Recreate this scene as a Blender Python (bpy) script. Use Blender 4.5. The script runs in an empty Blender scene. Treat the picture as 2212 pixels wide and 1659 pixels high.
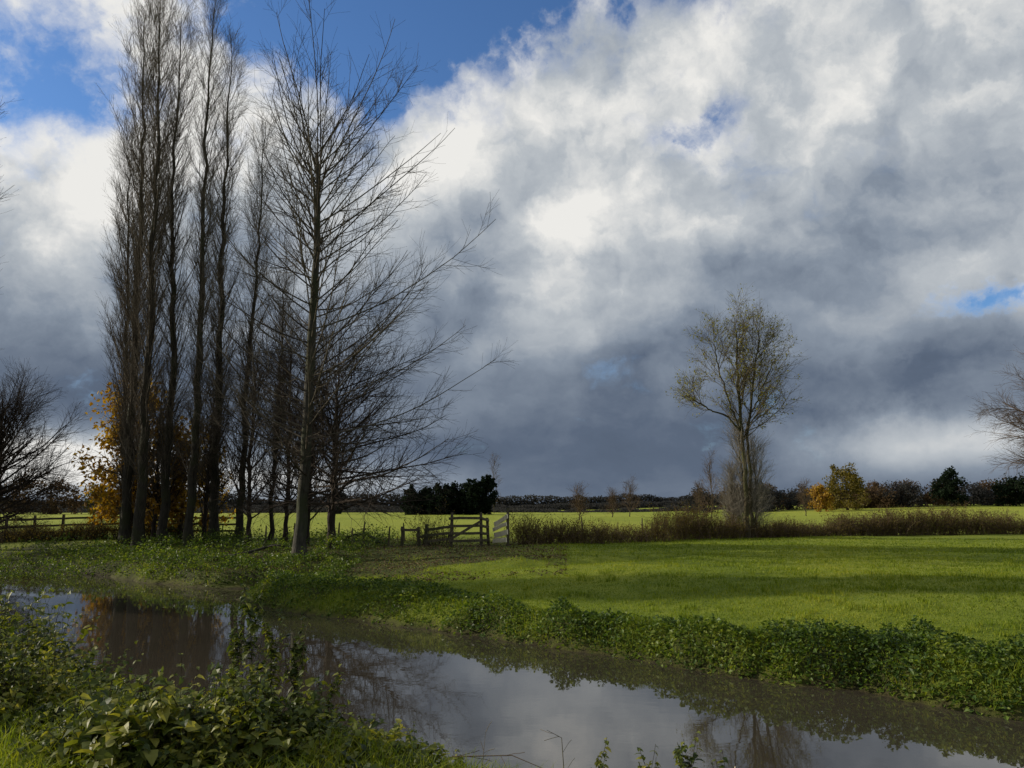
import bpy, math
import numpy as np
from mathutils import Vector

scene = bpy.context.scene
COL = scene.collection
rad = math.radians

# ------------------------------------------------------------------ helpers
def vnoise(x, y, seed=0):
    x = np.asarray(x, float); y = np.asarray(y, float)
    xi = np.floor(x).astype(np.int64); yi = np.floor(y).astype(np.int64)
    fx = x - xi; fy = y - yi
    fx = fx*fx*(3-2*fx); fy = fy*fy*(3-2*fy)
    def h(a, b):
        v = (a*374761393 + b*668265263 + seed*974126177) & 0xffffffff
        v = ((v ^ (v >> 13)) * 1274126177) & 0xffffffff
        return ((v ^ (v >> 16)) & 0xffff) / 65535.0
    return (h(xi, yi)*(1-fx)+h(xi+1, yi)*fx)*(1-fy)+(h(xi, yi+1)*(1-fx)+h(xi+1, yi+1)*fx)*fy

def fbm(x, y, s, seed=0, octv=4):
    t = 0; a = .5; tot = 0
    for o in range(octv):
        t = t + a*vnoise(np.asarray(x)*s, np.asarray(y)*s, seed+o*17); tot += a
        a *= .5; s *= 2.03
    return t/tot

def sm(a, b, x):
    t = np.clip((x-a)/(b-a), 0, 1)
    return t*t*(3-2*t)

def nrm(v):
    return v/(np.linalg.norm(v, axis=-1, keepdims=True)+1e-9)

class MB:
    def __init__(s): s.v = []; s.f = []; s.n = 0
    def add(s, V, F):
        s.v.append(np.asarray(V, float).reshape(-1, 3)); s.f.append(np.asarray(F, np.int64)+s.n); s.n += len(s.v[-1])
    def mesh(s, name, mat, smooth=True, origin=(0, 0, 0)):
        V = np.concatenate(s.v)-np.array(origin)
        me = bpy.data.meshes.new(name)
        loops = np.concatenate([f.ravel() for f in s.f])
        sizes = np.concatenate([np.full(len(f), f.shape[1]) for f in s.f])
        starts = np.concatenate([[0], np.cumsum(sizes)[:-1]])
        me.vertices.add(len(V)); me.vertices.foreach_set("co", V.astype(np.float32).ravel())
        me.loops.add(len(loops)); me.loops.foreach_set("vertex_index", loops.astype(np.int32))
        me.polygons.add(len(sizes)); me.polygons.foreach_set("loop_start", starts.astype(np.int32))
        me.polygons.foreach_set("use_smooth", np.full(len(sizes), smooth, bool))
        me.update(calc_edges=True); me.validate()
        me.materials.append(mat)
        return me

def obj(name, me, parent=None, loc=(0, 0, 0), **kw):
    o = bpy.data.objects.new(name, me)
    COL.objects.link(o)
    o.location = loc
    if parent is not None: o.parent = parent
    for k, v in kw.items(): o[k] = v
    return o

def thing(name, loc, label, category, group=None):
    e = obj(name, None, loc=loc, label=label, category=category)
    e.empty_display_size = .5
    if group: e["group"] = group
    return e

# ------------------------------------------------------------------ materials
def mat_new(name):
    m = bpy.data.materials.new(name); m.use_nodes = True
    nt = m.node_tree
    for n in list(nt.nodes): nt.nodes.remove(n)
    out = nt.nodes.new('ShaderNodeOutputMaterial')
    return m, nt, out

def ramp(nt, fac, stops):
    r = nt.nodes.new('ShaderNodeValToRGB')
    el = r.color_ramp.elements
    while len(el) < len(stops): el.new(.5)
    for e, (p, c) in zip(el, stops):
        e.position = p; e.color = (*c, 1)
    nt.links.new(fac, r.inputs['Fac'])
    return r.outputs['Color']

def noise(nt, scale, detail=5, vec=None, rough=.55):
    n = nt.nodes.new('ShaderNodeTexNoise')
    n.inputs['Scale'].default_value = scale; n.inputs['Detail'].default_value = detail
    n.inputs['Roughness'].default_value = rough
    if vec is not None: nt.links.new(vec, n.inputs['Vector'])
    return n.outputs['Fac']

def mix(nt, fac, a, b, mode='MIX'):
    n = nt.nodes.new('ShaderNodeMix'); n.data_type = 'RGBA'; n.blend_type = mode
    for sock, v in ((n.inputs[0], fac), (n.inputs[6], a), (n.inputs[7], b)):
        if isinstance(v, (int, float)): sock.default_value = v
        elif isinstance(v, tuple): sock.default_value = (*v, 1)
        else: nt.links.new(v, sock)
    return n.outputs[2]

def math_n(nt, op, *a):
    n = nt.nodes.new('ShaderNodeMath'); n.operation = op
    for i, v in enumerate(a):
        if isinstance(v, (int, float)): n.inputs[i].default_value = v
        else: nt.links.new(v, n.inputs[i])
    return n.outputs[0]

def bark_mat(name, dark, light, moss=None):
    m, nt, out = mat_new(name)
    geo = nt.nodes.new('ShaderNodeNewGeometry')
    mp = nt.nodes.new('ShaderNodeMapping'); mp.inputs['Scale'].default_value = (6, 6, 1.2)
    nt.links.new(geo.outputs['Position'], mp.inputs['Vector'])
    f = noise(nt, 2.0, 6, mp.outputs[0], .65)
    c = ramp(nt, f, [(.3, dark), (.7, light)])
    if moss:
        f2 = noise(nt, .8, 4, geo.outputs['Position'])
        f3 = ramp(nt, f2, [(.48, (0, 0, 0)), (.62, (1, 1, 1))])
        c = mix(nt, f3, c, moss)
    p = nt.nodes.new('ShaderNodeBsdfPrincipled'); p.inputs['Roughness'].default_value = .85
    p.inputs['Specular IOR Level'].default_value = .2
    nt.links.new(c, p.inputs['Base Color'])
    b = nt.nodes.new('ShaderNodeBump'); b.inputs['Strength'].default_value = .9; b.inputs['Distance'].default_value = .05
    nt.links.new(f, b.inputs['Height']); nt.links.new(b.outputs[0], p.inputs['Normal'])
    nt.links.new(p.outputs[0], out.inputs[0])
    return m

def twig_mat(name, dark, light):
    m, nt, out = mat_new(name)
    geo = nt.nodes.new('ShaderNodeNewGeometry')
    c = ramp(nt, geo.outputs['Random Per Island'], [(.1, dark), (.9, light)])
    p = nt.nodes.new('ShaderNodeBsdfDiffuse')
    nt.links.new(c, p.inputs['Color']); nt.links.new(p.outputs[0], out.inputs[0])
    return m

def leaf_mat(name, cols, trans=.3, rough=.5, patch=.6, spec=.4, tint=(1.3, 1.25, .5)):
    m, nt, out = mat_new(name)
    geo = nt.nodes.new('ShaderNodeNewGeometry')
    n = noise(nt, patch, 3, geo.outputs['Position'])
    f = math_n(nt, 'ADD', math_n(nt, 'MULTIPLY', geo.outputs['Random Per Island'], .45), math_n(nt, 'MULTIPLY', n, .8))
    f = math_n(nt, 'SUBTRACT', f, .1)
    k = len(cols)
    c = ramp(nt, f, [(.15+.7*i/(k-1), cc) for i, cc in enumerate(cols)])
    p = nt.nodes.new('ShaderNodeBsdfPrincipled'); p.inputs['Roughness'].default_value = rough
    p.inputs['Specular IOR Level'].default_value = spec
    nt.links.new(c, p.inputs['Base Color'])
    t = nt.nodes.new('ShaderNodeBsdfTranslucent')
    c2 = mix(nt, 1.0, c, tint, 'MULTIPLY')
    nt.links.new(c2, t.inputs['Color'])
    ms = nt.nodes.new('ShaderNodeMixShader'); ms.inputs[0].default_value = trans
    nt.links.new(p.outputs[0], ms.inputs[1]); nt.links.new(t.outputs[0], ms.inputs[2])
    nt.links.new(ms.outputs[0], out.inputs[0])
    return m

BARK_POP = bark_mat('poplar_bark', (.016, .014, .011), (.062, .054, .040), (.036, .038, .018))
BARK_TWIG = twig_mat('twig_bark', (.06, .050, .040), (.17, .145, .115))
TWIG_MAIN = twig_mat('grey_twig_bark', (.045, .038, .031), (.12, .105, .083))
BARK_MAIN = bark_mat('grey_bark', (.022, .021, .017), (.085, .078, .06), (.04, .045, .022))
BARK_ASH = bark_mat('ash_bark', (.016, .014, .009), (.11, .088, .048), (.055, .055, .02))
TWIG_ASH = twig_mat('ash_twig_bark', (.07, .058, .036), (.18, .15, .10))
TWIG_PALE = twig_mat('pale_twig_bark', (.14, .125, .10), (.30, .27, .22))
BARK_DARK = bark_mat('dark_bark', (.02, .015, .012), (.06, .045, .035))
TWIG_DARK = twig_mat('dark_twig_bark', (.03, .025, .022), (.08, .066, .055))
TWIG_RED = twig_mat('red_twig_bark', (.065, .045, .030), (.16, .115, .078))
WOOD = bark_mat('weathered_wood', (.07, .055, .035), (.20, .16, .10), (.08, .08, .04))
WOOD_DARK = bark_mat('dark_weathered_wood', (.05, .042, .028), (.15, .125, .08), (.06, .06, .03))
WOOD_PALE_SUNLIT = bark_mat('pale_sunlit_wood', (.66, .58, .42), (.88, .80, .60))  # sunlight on the fence panel put into the colour; reed stalk simply pale
LEAF_NETTLE = leaf_mat('nettle_leaf', [(.014, .028, .007), (.042, .082, .013), (.10, .155, .020), (.21, .25, .034)], .40, .52, .9, .28)
LEAF_NEAR = leaf_mat('near_leaf', [(.011, .022, .007), (.045, .070, .013), (.13, .155, .024), (.32, .30, .06)], .42, .50, 1.4, .28)
GRASS = leaf_mat('grass_blade', [(.05, .09, .008), (.11, .165, .012), (.19, .24, .018), (.31, .31, .04)], .42, .6, .22, .2)
LEAF_ORANGE = leaf_mat('orange_leaf', [(.10, .05, .008), (.24, .125, .012), (.38, .23, .02), (.45, .32, .05)], .4, .6)
LEAF_YG = leaf_mat('yellow_green_leaf', [(.10, .11, .012), (.20, .20, .02), (.32, .29, .03)], .4, .6)
LEAF_OLIVE = leaf_mat('olive_leaf', [(.05, .045, .01), (.12, .10, .015), (.20, .15, .02)], .4, .7)
LEAF_CONIFER = leaf_mat('conifer_needles', [(.005, .009, .006), (.012, .02, .011), (.022, .034, .016)], .3, .9, .6, .05, (1, 1, 1))
LEAF_RUST = leaf_mat('rust_leaf', [(.055, .036, .020), (.10, .066, .036), (.135, .095, .052)], .5, .9, .1, .0, (1, 1, 1))
LEAF_HAZED = leaf_mat('hazed_foliage', [(.034, .037, .041), (.046, .047, .046), (.060, .056, .048)], .5, .95, .015, .0, (1, 1, 1))  # bluish haze of distance mixed into the leaf colours
LEAF_HEDGE = leaf_mat('hedge_leaf', [(.05, .042, .014), (.10, .08, .026), (.15, .11, .045), (.13, .14, .032)], .4, .8, .25, .1)
LITTER = leaf_mat('leaf_litter', [(.03, .018, .008), (.08, .05, .02), (.18, .12, .05)], .1, .8)

# ------------------------------------------------------------------ stream layout (metres, water level = 0)
NEAR = np.array([(90, -25), (60, -14), (30, -5), (12, 2.5), (6, 5.4), (3, 6.6), (1, 7.4), (-.8, 8.4), (-4, 10.4), (-7, 13.2), (-12, 18.2), (-18, 24), (-28, 30), (-45, 38), (-70, 43), (-100, 50)], float)
FAR = np.array([(90, -8), (60, 0), (30, 6), (14, 9), (7.2, 11.6), (5.9, 13.0), (4.0, 14.2), (1.85, 16.4), (-.6, 18.5), (-3.0, 20.5), (-6.1, 22.6), (-8.9, 25.6), (-7.9, 27.2), (-7.0, 28.6), (-8.4, 29.2), (-11.2, 28.9), (-14.3, 31.2), (-21.5, 37.4), (-27, 40.6), (-45, 47.4), (-70, 52), (-100, 60)], float)
POLY = np.concatenate([NEAR, FAR[::-1]])
DITCH = np.array([(-7.4, 28.6), (-3, 26.6), (1.5, 27.4), (5, 29)], float)

def pdist(x, y, L):
    d = np.full(x.shape, 1e9)
    for a, b in zip(L[:-1], L[1:]):
        ab = b-a; t = ((x-a[0])*ab[0]+(y-a[1])*ab[1])/(ab@ab); t = np.clip(t, 0, 1)
        d = np.minimum(d, (x-a[0]-t*ab[0])**2+(y-a[1]-t*ab[1])**2)
    return np.sqrt(d)

def inpoly(x, y):
    c = np.zeros(x.shape, bool); n = len(POLY)
    for i in range(n):
        x1, y1 = POLY[i]; x2, y2 = POLY[(i+1) % n]
        if y1 == y2: continue
        k = ((y1 > y) != (y2 > y)) & (x < (x2-x1)*(y-y1)/(y2-y1)+x1)
        c ^= k
    return c

def fields(x, y):
    x = np.asarray(x, float); y = np.asarray(y, float)
    wob = (fbm(x, y, .7, 5, 3)-.5)*.8
    dn = pdist(x, y, NEAR); df = pdist(x, y, FAR); ins = inpoly(x, y)
    d = np.minimum(dn, df); near = dn < df
    d = np.where(ins, -d, d)+wob
    return d, near

def height(x, y, d=None, near=None):
    if d is None: d, near = fields(x, y)
    n1 = fbm(x, y, .35, 11, 4)-.5
    n2 = fbm(x, y, 2.2, 23, 3)-.5
    zf = .54*sm(-.1, .7, d)**.75 + .56*sm(.3, 9, d)**.9 + n1*.16*sm(1, 5, d)
    zn = 1.32*sm(-.1, 3.0, d)**.9 + n1*.12
    zi = -.7*sm(0, 1.2, -d)
    z = np.where(d < -.1, zi, np.where(near, zn, zf)) + n2*.07*sm(0, .6, np.abs(d))*(1-sm(30, 60, y))
    dd = pdist(x, y, DITCH)
    z = z-.35*np.exp(-(dd/.9)**2)*(d > 0)
    z = z+2.1*sm(80, 190, y)*sm(25, 110, x) + (fbm(x, y, .012, 41, 3)-.5)*1.0*sm(70, 250, y)
    return z

def hz(x, y):
    return float(height(np.array([x], float), np.array([y], float))[0])

def veg(x, y, d, near):
    n = fbm(x, y, .9, 71, 3); nb = fbm(x, y, .28, 77, 3); nn_ = sm(.3, .75, n)
    lw = sm(1, -3, x)
    ff = (~near)*(x > -9.3)*(y < 28)*sm(-.2, .05, d)*(1-sm(.7+.7*lw, 1.6+1.0*lw, d+(nb-.5)*3.0))*(.09+.40*nn_)*(.85+.1*sm(2, 9, x))
    back = (~near)*((x <= -9.3) | (y >= 28))*(y < 42)*sm(-.15, .2, d)*(1-sm(2.4, 4.6, d+(nb-.5)*4))*(.15+.65*sm(.35, .75, n))*(x < -6)
    under = (~near)*(y > 33)*(y < 46)*(x < -6)*(x > -34)*sm(.44, .64, n)*.8
    cut = 1-sm(3.4+1.3*sm(-3.0, -2.2, x), 4.3+1.3*sm(-3.0, -2.2, x), d+(nb-.5)*1.4)
    nr = near*sm(-.5, .2, d)*cut*(.24+.58*nn_)*sm(.2, -1.0, x)*(.50+.58*sm(-2.4, -6.2, x))
    nr2 = near*sm(-.3, .2, d)*(1-sm(.3, 1.4, d))*.22*n*(x > -1.6)*(x < 3)
    return ff, back, under, np.maximum(nr, nr2)

# ------------------------------------------------------------------ ground
def axis(a, b, st, lo, hi):
    c = list(np.arange(a, b+1e-6, st)); s = st; v = c[-1]
    while v < hi: s *= 1.13; v += s; c.append(v)
    s = st; v = c[0]; pre = []
    while v > lo: s *= 1.13; v -= s; pre.append(v)
    return np.array(pre[::-1]+c)
gx = axis(-28, 26, .25, -3500, 3500); gy = axis(3, 46, .22, -600, 4000)
X, Y = np.meshgrid(gx, gy)
x = X.ravel(); y = Y.ravel()
d, near = fields(x, y); z = height(x, y, d, near)
mb = MB(); w = len(gx); hh = len(gy)
ii = (np.arange(hh-1)[:, None]*w+np.arange(w-1)[None]).ravel()
mb.add(np.stack([x, y, z], 1), np.stack([ii, ii+1, ii+w+1, ii+w], 1))

m, nt, out = mat_new('ground_grass')
geo = nt.nodes.new('ShaderNodeNewGeometry'); P = geo.outputs['Position']
att = nt.nodes.new('ShaderNodeAttribute'); att.attribute_name = 'mask'
sep = nt.nodes.new('ShaderNodeSeparateColor'); nt.links.new(att.outputs['Color'], sep.inputs[0])
nA = noise(nt, .12, 4, P); nB = noise(nt, 1.6, 6, P, .65); nC = noise(nt, 22, 4, P, .7)
f = math_n(nt, 'ADD', math_n(nt, 'MULTIPLY', nA, .45), math_n(nt, 'ADD', math_n(nt, 'MULTIPLY', nB, .3), math_n(nt, 'MULTIPLY', nC, .3)))
cg = ramp(nt, f, [(.36, (.06, .092, .009)), (.5, (.13, .17, .014)), (.64, (.23, .25, .028))])
nF = noise(nt, .02, 5, P)
cf = ramp(nt, nF, [(.3, (.17, .215, .018)), (.7, (.28, .295, .035))])
cg = mix(nt, sep.outputs[2], cg, cf)
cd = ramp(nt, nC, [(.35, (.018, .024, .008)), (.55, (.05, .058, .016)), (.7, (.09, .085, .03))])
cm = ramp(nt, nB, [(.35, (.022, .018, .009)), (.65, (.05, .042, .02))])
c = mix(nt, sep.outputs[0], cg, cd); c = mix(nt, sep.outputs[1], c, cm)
p = nt.nodes.new('ShaderNodeBsdfPrincipled'); p.inputs['Roughness'].default_value = .9
p.inputs['Specular IOR Level'].default_value = .15
nt.links.new(c, p.inputs['Base Color'])
b = nt.nodes.new('ShaderNodeBump'); b.inputs['Strength'].default_value = .8; b.inputs['Distance'].default_value = .06
nt.links.new(nC, b.inputs['Height']); nt.links.new(b.outputs[0], p.inputs['Normal'])
nt.links.new(p.outputs[0], out.inputs[0])
me = mb.mesh('ground', m)
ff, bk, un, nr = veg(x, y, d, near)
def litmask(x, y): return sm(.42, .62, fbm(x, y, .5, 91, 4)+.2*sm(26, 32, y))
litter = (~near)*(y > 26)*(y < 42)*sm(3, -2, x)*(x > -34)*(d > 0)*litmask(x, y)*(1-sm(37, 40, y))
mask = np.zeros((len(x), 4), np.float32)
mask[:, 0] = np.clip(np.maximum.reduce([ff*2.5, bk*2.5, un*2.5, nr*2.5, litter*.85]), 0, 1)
mask[:, 1] = 1-sm(-.05, .18, d)
mask[:, 2] = sm(44, 60, y)
mask[:, 3] = 1
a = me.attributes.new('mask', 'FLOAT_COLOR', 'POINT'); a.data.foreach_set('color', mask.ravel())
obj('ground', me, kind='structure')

# ------------------------------------------------------------------ water
m, nt, out = mat_new('muddy_water')
geo = nt.nodes.new('ShaderNodeNewGeometry'); P = geo.outputs['Position']
p = nt.nodes.new('ShaderNodeBsdfPrincipled')
cw = ramp(nt, noise(nt, .25, 3, P), [(.35, (.034, .029, .021)), (.65, (.044, .037, .027))])
nt.links.new(cw, p.inputs['Base Color'])
p.inputs['Roughness'].default_value = .02; p.inputs['IOR'].default_value = 2.1
p.inputs['Specular Tint'].default_value = (1, .96, .92, 1)
mp = nt.nodes.new('ShaderNodeMapping'); mp.inputs['Rotation'].default_value = (0, 0, rad(-38)); mp.inputs['Scale'].default_value = (1, 2.0, 1)
nt.links.new(P, mp.inputs['Vector'])
n1 = noise(nt, 1.8, 3, mp.outputs[0], .5)
b = nt.nodes.new('ShaderNodeBump'); b.inputs['Strength'].default_value = .045; b.inputs['Distance'].default_value = .02
nt.links.new(n1, b.inputs['Height']); nt.links.new(b.outputs[0], p.inputs['Normal'])
nt.links.new(p.outputs[0], out.inputs[0])
mb = MB(); mb.add([(-95, -24, 0), (85, -24, 0), (85, 62, 0), (-95, 62, 0)], [[0, 1, 2, 3]])
obj('water', mb.mesh('water', m), kind='structure')

# ------------------------------------------------------------------ leaves / blades
def perp_dirs(rng, n, tilt):
    v = rng.normal(0, 1, (n, 3)); v = nrm(v)
    nn = nrm(v*tilt+np.array([0, 0, 1.]))
    u = rng.normal(0, 1, (n, 3)); u = nrm(u-(u*nn).sum(1, keepdims=True)*nn)
    return nn, u

def leaf_simple(mb, pos, nn, u, size, wid=.34):
    n = len(pos); s = np.cross(nn, u); L = size[:, None]
    V = np.stack([pos, pos+u*L*.45+s*L*wid+nn*L*.12, pos+u*L-nn*L*.08, pos+u*L*.45-s*L*wid+nn*L*.12], 1)
    i = np.arange(n)*4
    mb.add(V, np.concatenate([np.stack([i, i+1, i+2], 1), np.stack([i, i+2, i+3], 1)]))

def leaf_detail(mb, pos, nn, u, size, wid=.36):
    n = len(pos); s = np.cross(nn, u); L = size[:, None]
    V = np.stack([pos, pos+u*L*.5-nn*L*.02, pos+u*L*1.0-nn*L*.22,
                  pos+u*L*.18+s*L*wid+nn*L*.10, pos+u*L*.6+s*L*wid*.75+nn*L*.03,
                  pos+u*L*.18-s*L*wid+nn*L*.10, pos+u*L*.6-s*L*wid*.75+nn*L*.03], 1)
    i = np.arange(n)*7
    F = [(0, 3, 1), (3, 4, 1), (4, 2, 1), (0, 1, 5), (5, 1, 6), (6, 1, 2)]
    mb.add(V, np.concatenate([np.stack([i+a, i+b_, i+c_], 1) for a, b_, c_ in F]))

def blades(mb, rng, x, y, z, h, w, lean=.35):
    n = len(x); a = rng.random(n)*2*math.pi
    s = np.stack([np.cos(a), np.sin(a), np.zeros(n)], 1)*w[:, None]*.5
    l = rng.normal(0, 1, (n, 3))*lean; l[:, 2] = 0
    B = np.stack([x, y, z-.01], 1); H = h[:, None]
    mid = B+l*H*.35+np.array([0, 0, 1.])*H*.6; tip = B+l*H*1.1+np.array([0, 0, 1.])*H
    V = np.stack([B-s, B+s, mid+s*.75, mid-s*.75, tip], 1)
    i = np.arange(n)*5
    mb.add(V, np.stack([i, i+1, i+2, i+3], 1)); mb.f.append(np.stack([i+3, i+2, i+4], 1)+mb.n-n*5)

def polar(rng, n, r0, r1, a0, a1):
    r = np.exp(rng.uniform(math.log(r0), math.log(r1), n)); a = np.radians(rng.uniform(a0, a1, n))
    return r*np.sin(a), r*np.cos(a), r

rng = np.random.default_rng(4)
x, y, r = polar(rng, 400000, 10, 52, -38, 38)
d, near = fields(x, y); ffv, bkv, unv, nrv = veg(x, y, d, near)
lit = litmask(x, y)*(x < 2)*(y > 26)
keep = (~near) & (d > .05) & (rng.random(len(x)) > lit*.8) & (rng.random(len(x)) > ffv*1.4)
x, y, r, d = x[keep], y[keep], r[keep], d[keep]
z = height(x, y)
tuft = fbm(x, y, 1.4, 133, 3)
h = (.025+.065*tuft*rng.random(len(x))+.14*(d < 1.1)*rng.random(len(x))+.11*(fbm(x, y, 2.5, 611, 2) > .68)*rng.random(len(x)))
mb = MB(); blades(mb, rng, x, y, z, h, .004+.0006*r)
obj('grass', mb.mesh('grass', GRASS, False), kind='stuff')
x, y, r = polar(rng, 110000, 4.2, 22, -50, 40)
d, near = fields(x, y); ffv, bkv, unv, nrv = veg(x, y, d, near)
keep = near & (d > .05) & (rng.random(len(x)) > nrv*1.7)
x, y, r = x[keep], y[keep], r[keep]
z = height(x, y); h = .05+.18*rng.random(len(x))*fbm(x, y, 1.1, 7, 3)*1.5
mb = MB(); blades(mb, rng, x, y, z, h, .005+.0004*r, .6)
obj('bank_grass', mb.mesh('bank_grass', GRASS, False), kind='stuff')

x, y, r = polar(rng, 850000, 10, 48, -40, 36)
d, near = fields(x, y); ffv, bkv, unv, nrv = veg(x, y, d, near)
v = np.maximum.reduce([ffv, bkv, unv]); keep = (~near) & (rng.random(len(x)) < np.clip(v*3.6, 0, 1)*.62)
x, y, r, v = x[keep], y[keep], r[keep], v[keep]
z = np.maximum(height(x, y), 0)
cl = fbm(x, y, 2.6, 301, 2)
u = rng.random(len(x))**.45
pos = np.stack([x, y, z+v*u*(.15+1.3*cl)], 1)
nn, uu = perp_dirs(rng, len(x), .9)
mb = MB(); leaf_simple(mb, pos, nn, uu, (.035+.065*rng.random(len(x))**1.5)*(1+r*.012))
obj('bank_plants', mb.mesh('bank_plants', LEAF_NETTLE, False), kind='stuff')
print('far leaves', len(x))

x, y, r = polar(rng, 60000, 24, 46, -38, 4)
d, near = fields(x, y); keep = (~near) & (d > .3) & (rng.random(len(x)) < .5*litmask(x, y))
x, y = x[keep], y[keep]
pos = np.stack([x, y, height(x, y)+.02+.04*rng.random(len(x))], 1)
nn, uu = perp_dirs(rng, len(x), .6); mb = MB(); leaf_simple(mb, pos, nn, uu, .06+.05*rng.random(len(x)))
obj('leaf_litter', mb.mesh('leaf_litter', LITTER, False), kind='stuff')

def tubes(mb, P, R, sides=3):
    P = np.asarray(P, float); N, K, _ = P.shape
    T = np.empty_like(P); T[:, 1:-1] = P[:, 2:]-P[:, :-2]; T[:, 0] = P[:, 1]-P[:, 0]; T[:, -1] = P[:, -1]-P[:, -2]
    T = nrm(T); ref = np.array([.577, .211, .12]); ref = ref/np.linalg.norm(ref)
    n = nrm(np.cross(T, ref)); b = np.cross(T, n)
    a = np.arange(sides)*2*math.pi/sides
    V = P[:, :, None]+R[:, :, None, None]*(np.cos(a)[None, None, :, None]*n[:, :, None]+np.sin(a)[None, None, :, None]*b[:, :, None])
    base = (np.arange(N)*K*sides)[:, None, None]; k = (np.arange(K-1)*sides)[None, :, None]; s = np.arange(sides)[None, None]
    s2 = (s+1) % sides
    F = np.stack([base+k+s, base+k+s2, base+k+sides+s2, base+k+sides+s], -1).reshape(-1, 4)
    mb.add(V, F)

def grow(rng, S, D, L, K, up, wob, r0, r1):
    N = len(S); P = np.zeros((N, K+1, 3)); P[:, 0] = S; d = nrm(D)
    upv = np.zeros((N, 3)); upv[:, 2] = up
    for k in range(K):
        d = nrm(d+upv+rng.normal(0, wob, (N, 3))); P[:, k+1] = P[:, k]+d*(L/K)[:, None]
    t = np.linspace(0, 1, K+1)[None]
    R = r0[:, None]*(1-t)+r1*t
    return P, R

def at(P, R, idx, s):
    K1 = P.shape[1]; f = s*(K1-1); i = np.clip(np.floor(f).astype(int), 0, K1-2); fr = (f-i)[:, None]
    pos = P[idx, i]*(1-fr)+P[idx, i+1]*fr; tan = nrm(P[idx, i+1]-P[idx, i])
    rr = R[idx, i]*(1-fr[:, 0])+R[idx, i+1]*fr[:, 0]
    return pos, tan, rr

def spawn(rng, P, R, M, s0, s1, ang, lenf, K, up, wob, rr, r1, cap=1., pw=1., even=False, bias=None):
    N = len(P); pl = np.linalg.norm(np.diff(P, axis=1), axis=2).sum(1)
    idx = rng.choice(N, M, p=pl/pl.sum())
    s = s0+(s1-s0)*(((np.arange(M)+rng.random(M))/M) if even else rng.random(M))**pw
    pos, tan, rd = at(P, R, idx, s)
    if even:
        a = np.arange(M)*2.39996+rng.normal(0, .5, M); v = np.stack([np.cos(a), np.sin(a), np.zeros(M)], 1)
    else:
        v = rng.normal(0, 1, (M, 3))
    if bias is not None: v = v+np.array(bias)
    pp = nrm(v-(v*tan).sum(1, keepdims=True)*tan)
    a = np.radians(ang(s, rng) if callable(ang) else rng.normal(ang, ang*.2, M))[:, None]
    D = tan*np.cos(a)+pp*np.sin(a)
    L = lenf(s, pl[idx], D, rng)
    r0 = np.minimum(np.maximum(rd*rr, r1), cap)
    return grow(rng, pos, D, L, K, up, wob, r0, r1)

x, y, r = polar(rng, 30000, 4.5, 17, -50, 38)
d, near = fields(x, y); nrv = veg(x, y, d, near)[3]
keep = near & (rng.random(len(x)) < np.clip(nrv*2.8, 0, 1)*.66)
x, y, r, v = x[keep], y[keep], r[keep], nrv[keep]
hs = v*(.3+1.2*rng.random(len(x))**1.3)
S = np.stack([x, y, np.maximum(height(x, y), 0)-.02], 1)
D = rng.normal(0, .4, (len(x), 3)); D[:, 2] = 1
Pn, Rn = grow(rng, S, D, hs*1.1, 5, .05, .18, np.full(len(x), .004), .002)
stem = MB(); tubes(stem, Pn, Rn, 3)
mb = MB(); psz = .5+1.5*fbm(x, y, .8, 501, 2)*(.6+.8*rng.random(len(x)))
for k in range(8):
    s = np.full(len(x), .15+.85*k/7); pos, tan, _ = at(Pn, Rn, np.arange(len(x)), s)
    a = k*1.571+rng.random(len(x))*.8
    for sg in (0, math.pi):
        u_ = np.stack([np.cos(a+sg), np.sin(a+sg), rng.normal(-.12, .4, len(x))], 1); u_ = nrm(u_)
        nn = nrm(np.cross(np.cross(u_, [0, 0, 1.]), u_)+rng.normal(0, .35, (len(x), 3)))
        nn = nrm(nn-(nn*u_).sum(1, keepdims=True)*u_)
        sz = (.088-.042*s)*(.5+.9*rng.random(len(x)))*psz
        leaf_detail(mb, pos, nn, u_, sz)
obj('near_bank_plants', mb.mesh('near_bank_plants', LEAF_NEAR, False), kind='stuff')
obj('near_bank_stems', stem.mesh('near_bank_stems', BARK_ASH, False), kind='stuff')
print('near stems', len(x))

# ------------------------------------------------------------------ tall nettles at the near bank
def nettle(name, x, y, h, lean, seed, label, nl=1., group='tall nettles on the stream bank'):
    rg = np.random.default_rng(seed); z = hz(x, y)
    e = thing(name, (x, y, z), label, 'plant', group)
    Pn, Rn = grow(rg, np.array([[0, 0, -.03]]), np.array([[lean, 0, 1.]]), np.array([h]), 10, .03, .05, np.array([.008]), .003)
    st = MB(); tubes(st, Pn, Rn, 6)
    Pb, Rb = spawn(rg, Pn, Rn, 12, .15, .9, 38, lambda s, pl, D, r_: .16+.26*r_.random(len(s))*h, 4, .25, .05, .6, .002)
    tubes(st, Pb, Rb, 4)
    lf = MB()
    for (PP, RR, n) in ((Pn, Rn, int(60*nl)), (Pb, Rb, int(150*nl))):
        idx = rg.integers(0, len(PP), n); s = rg.uniform(.1, 1, n)
        pos, tan, _ = at(PP, RR, idx, s); a = rg.random(n)*6.28
        u_ = nrm(np.stack([np.cos(a), np.sin(a), rg.normal(-.25, .3, n)], 1))
        nn = nrm(np.cross(np.cross(u_, [0, 0, 1.]), u_)+rg.normal(0, .2, (n, 3))); nn = nrm(nn-(nn*u_).sum(1, keepdims=True)*u_)
        leaf_detail(lf, pos, nn, u_, (.09-.05*s)*(.6+.6*rg.random(n)))
    obj('stem', st.mesh('nettle_stem', BARK_ASH), e); obj('leaves', lf.mesh('nettle_leaves', LEAF_NEAR, False), e)
nettle('nettle_plant', -2.12, 6.7, 1.25, -.05, 1, 'tall seeding nettle stalk rising from the stream bank', 1.3)
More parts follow.
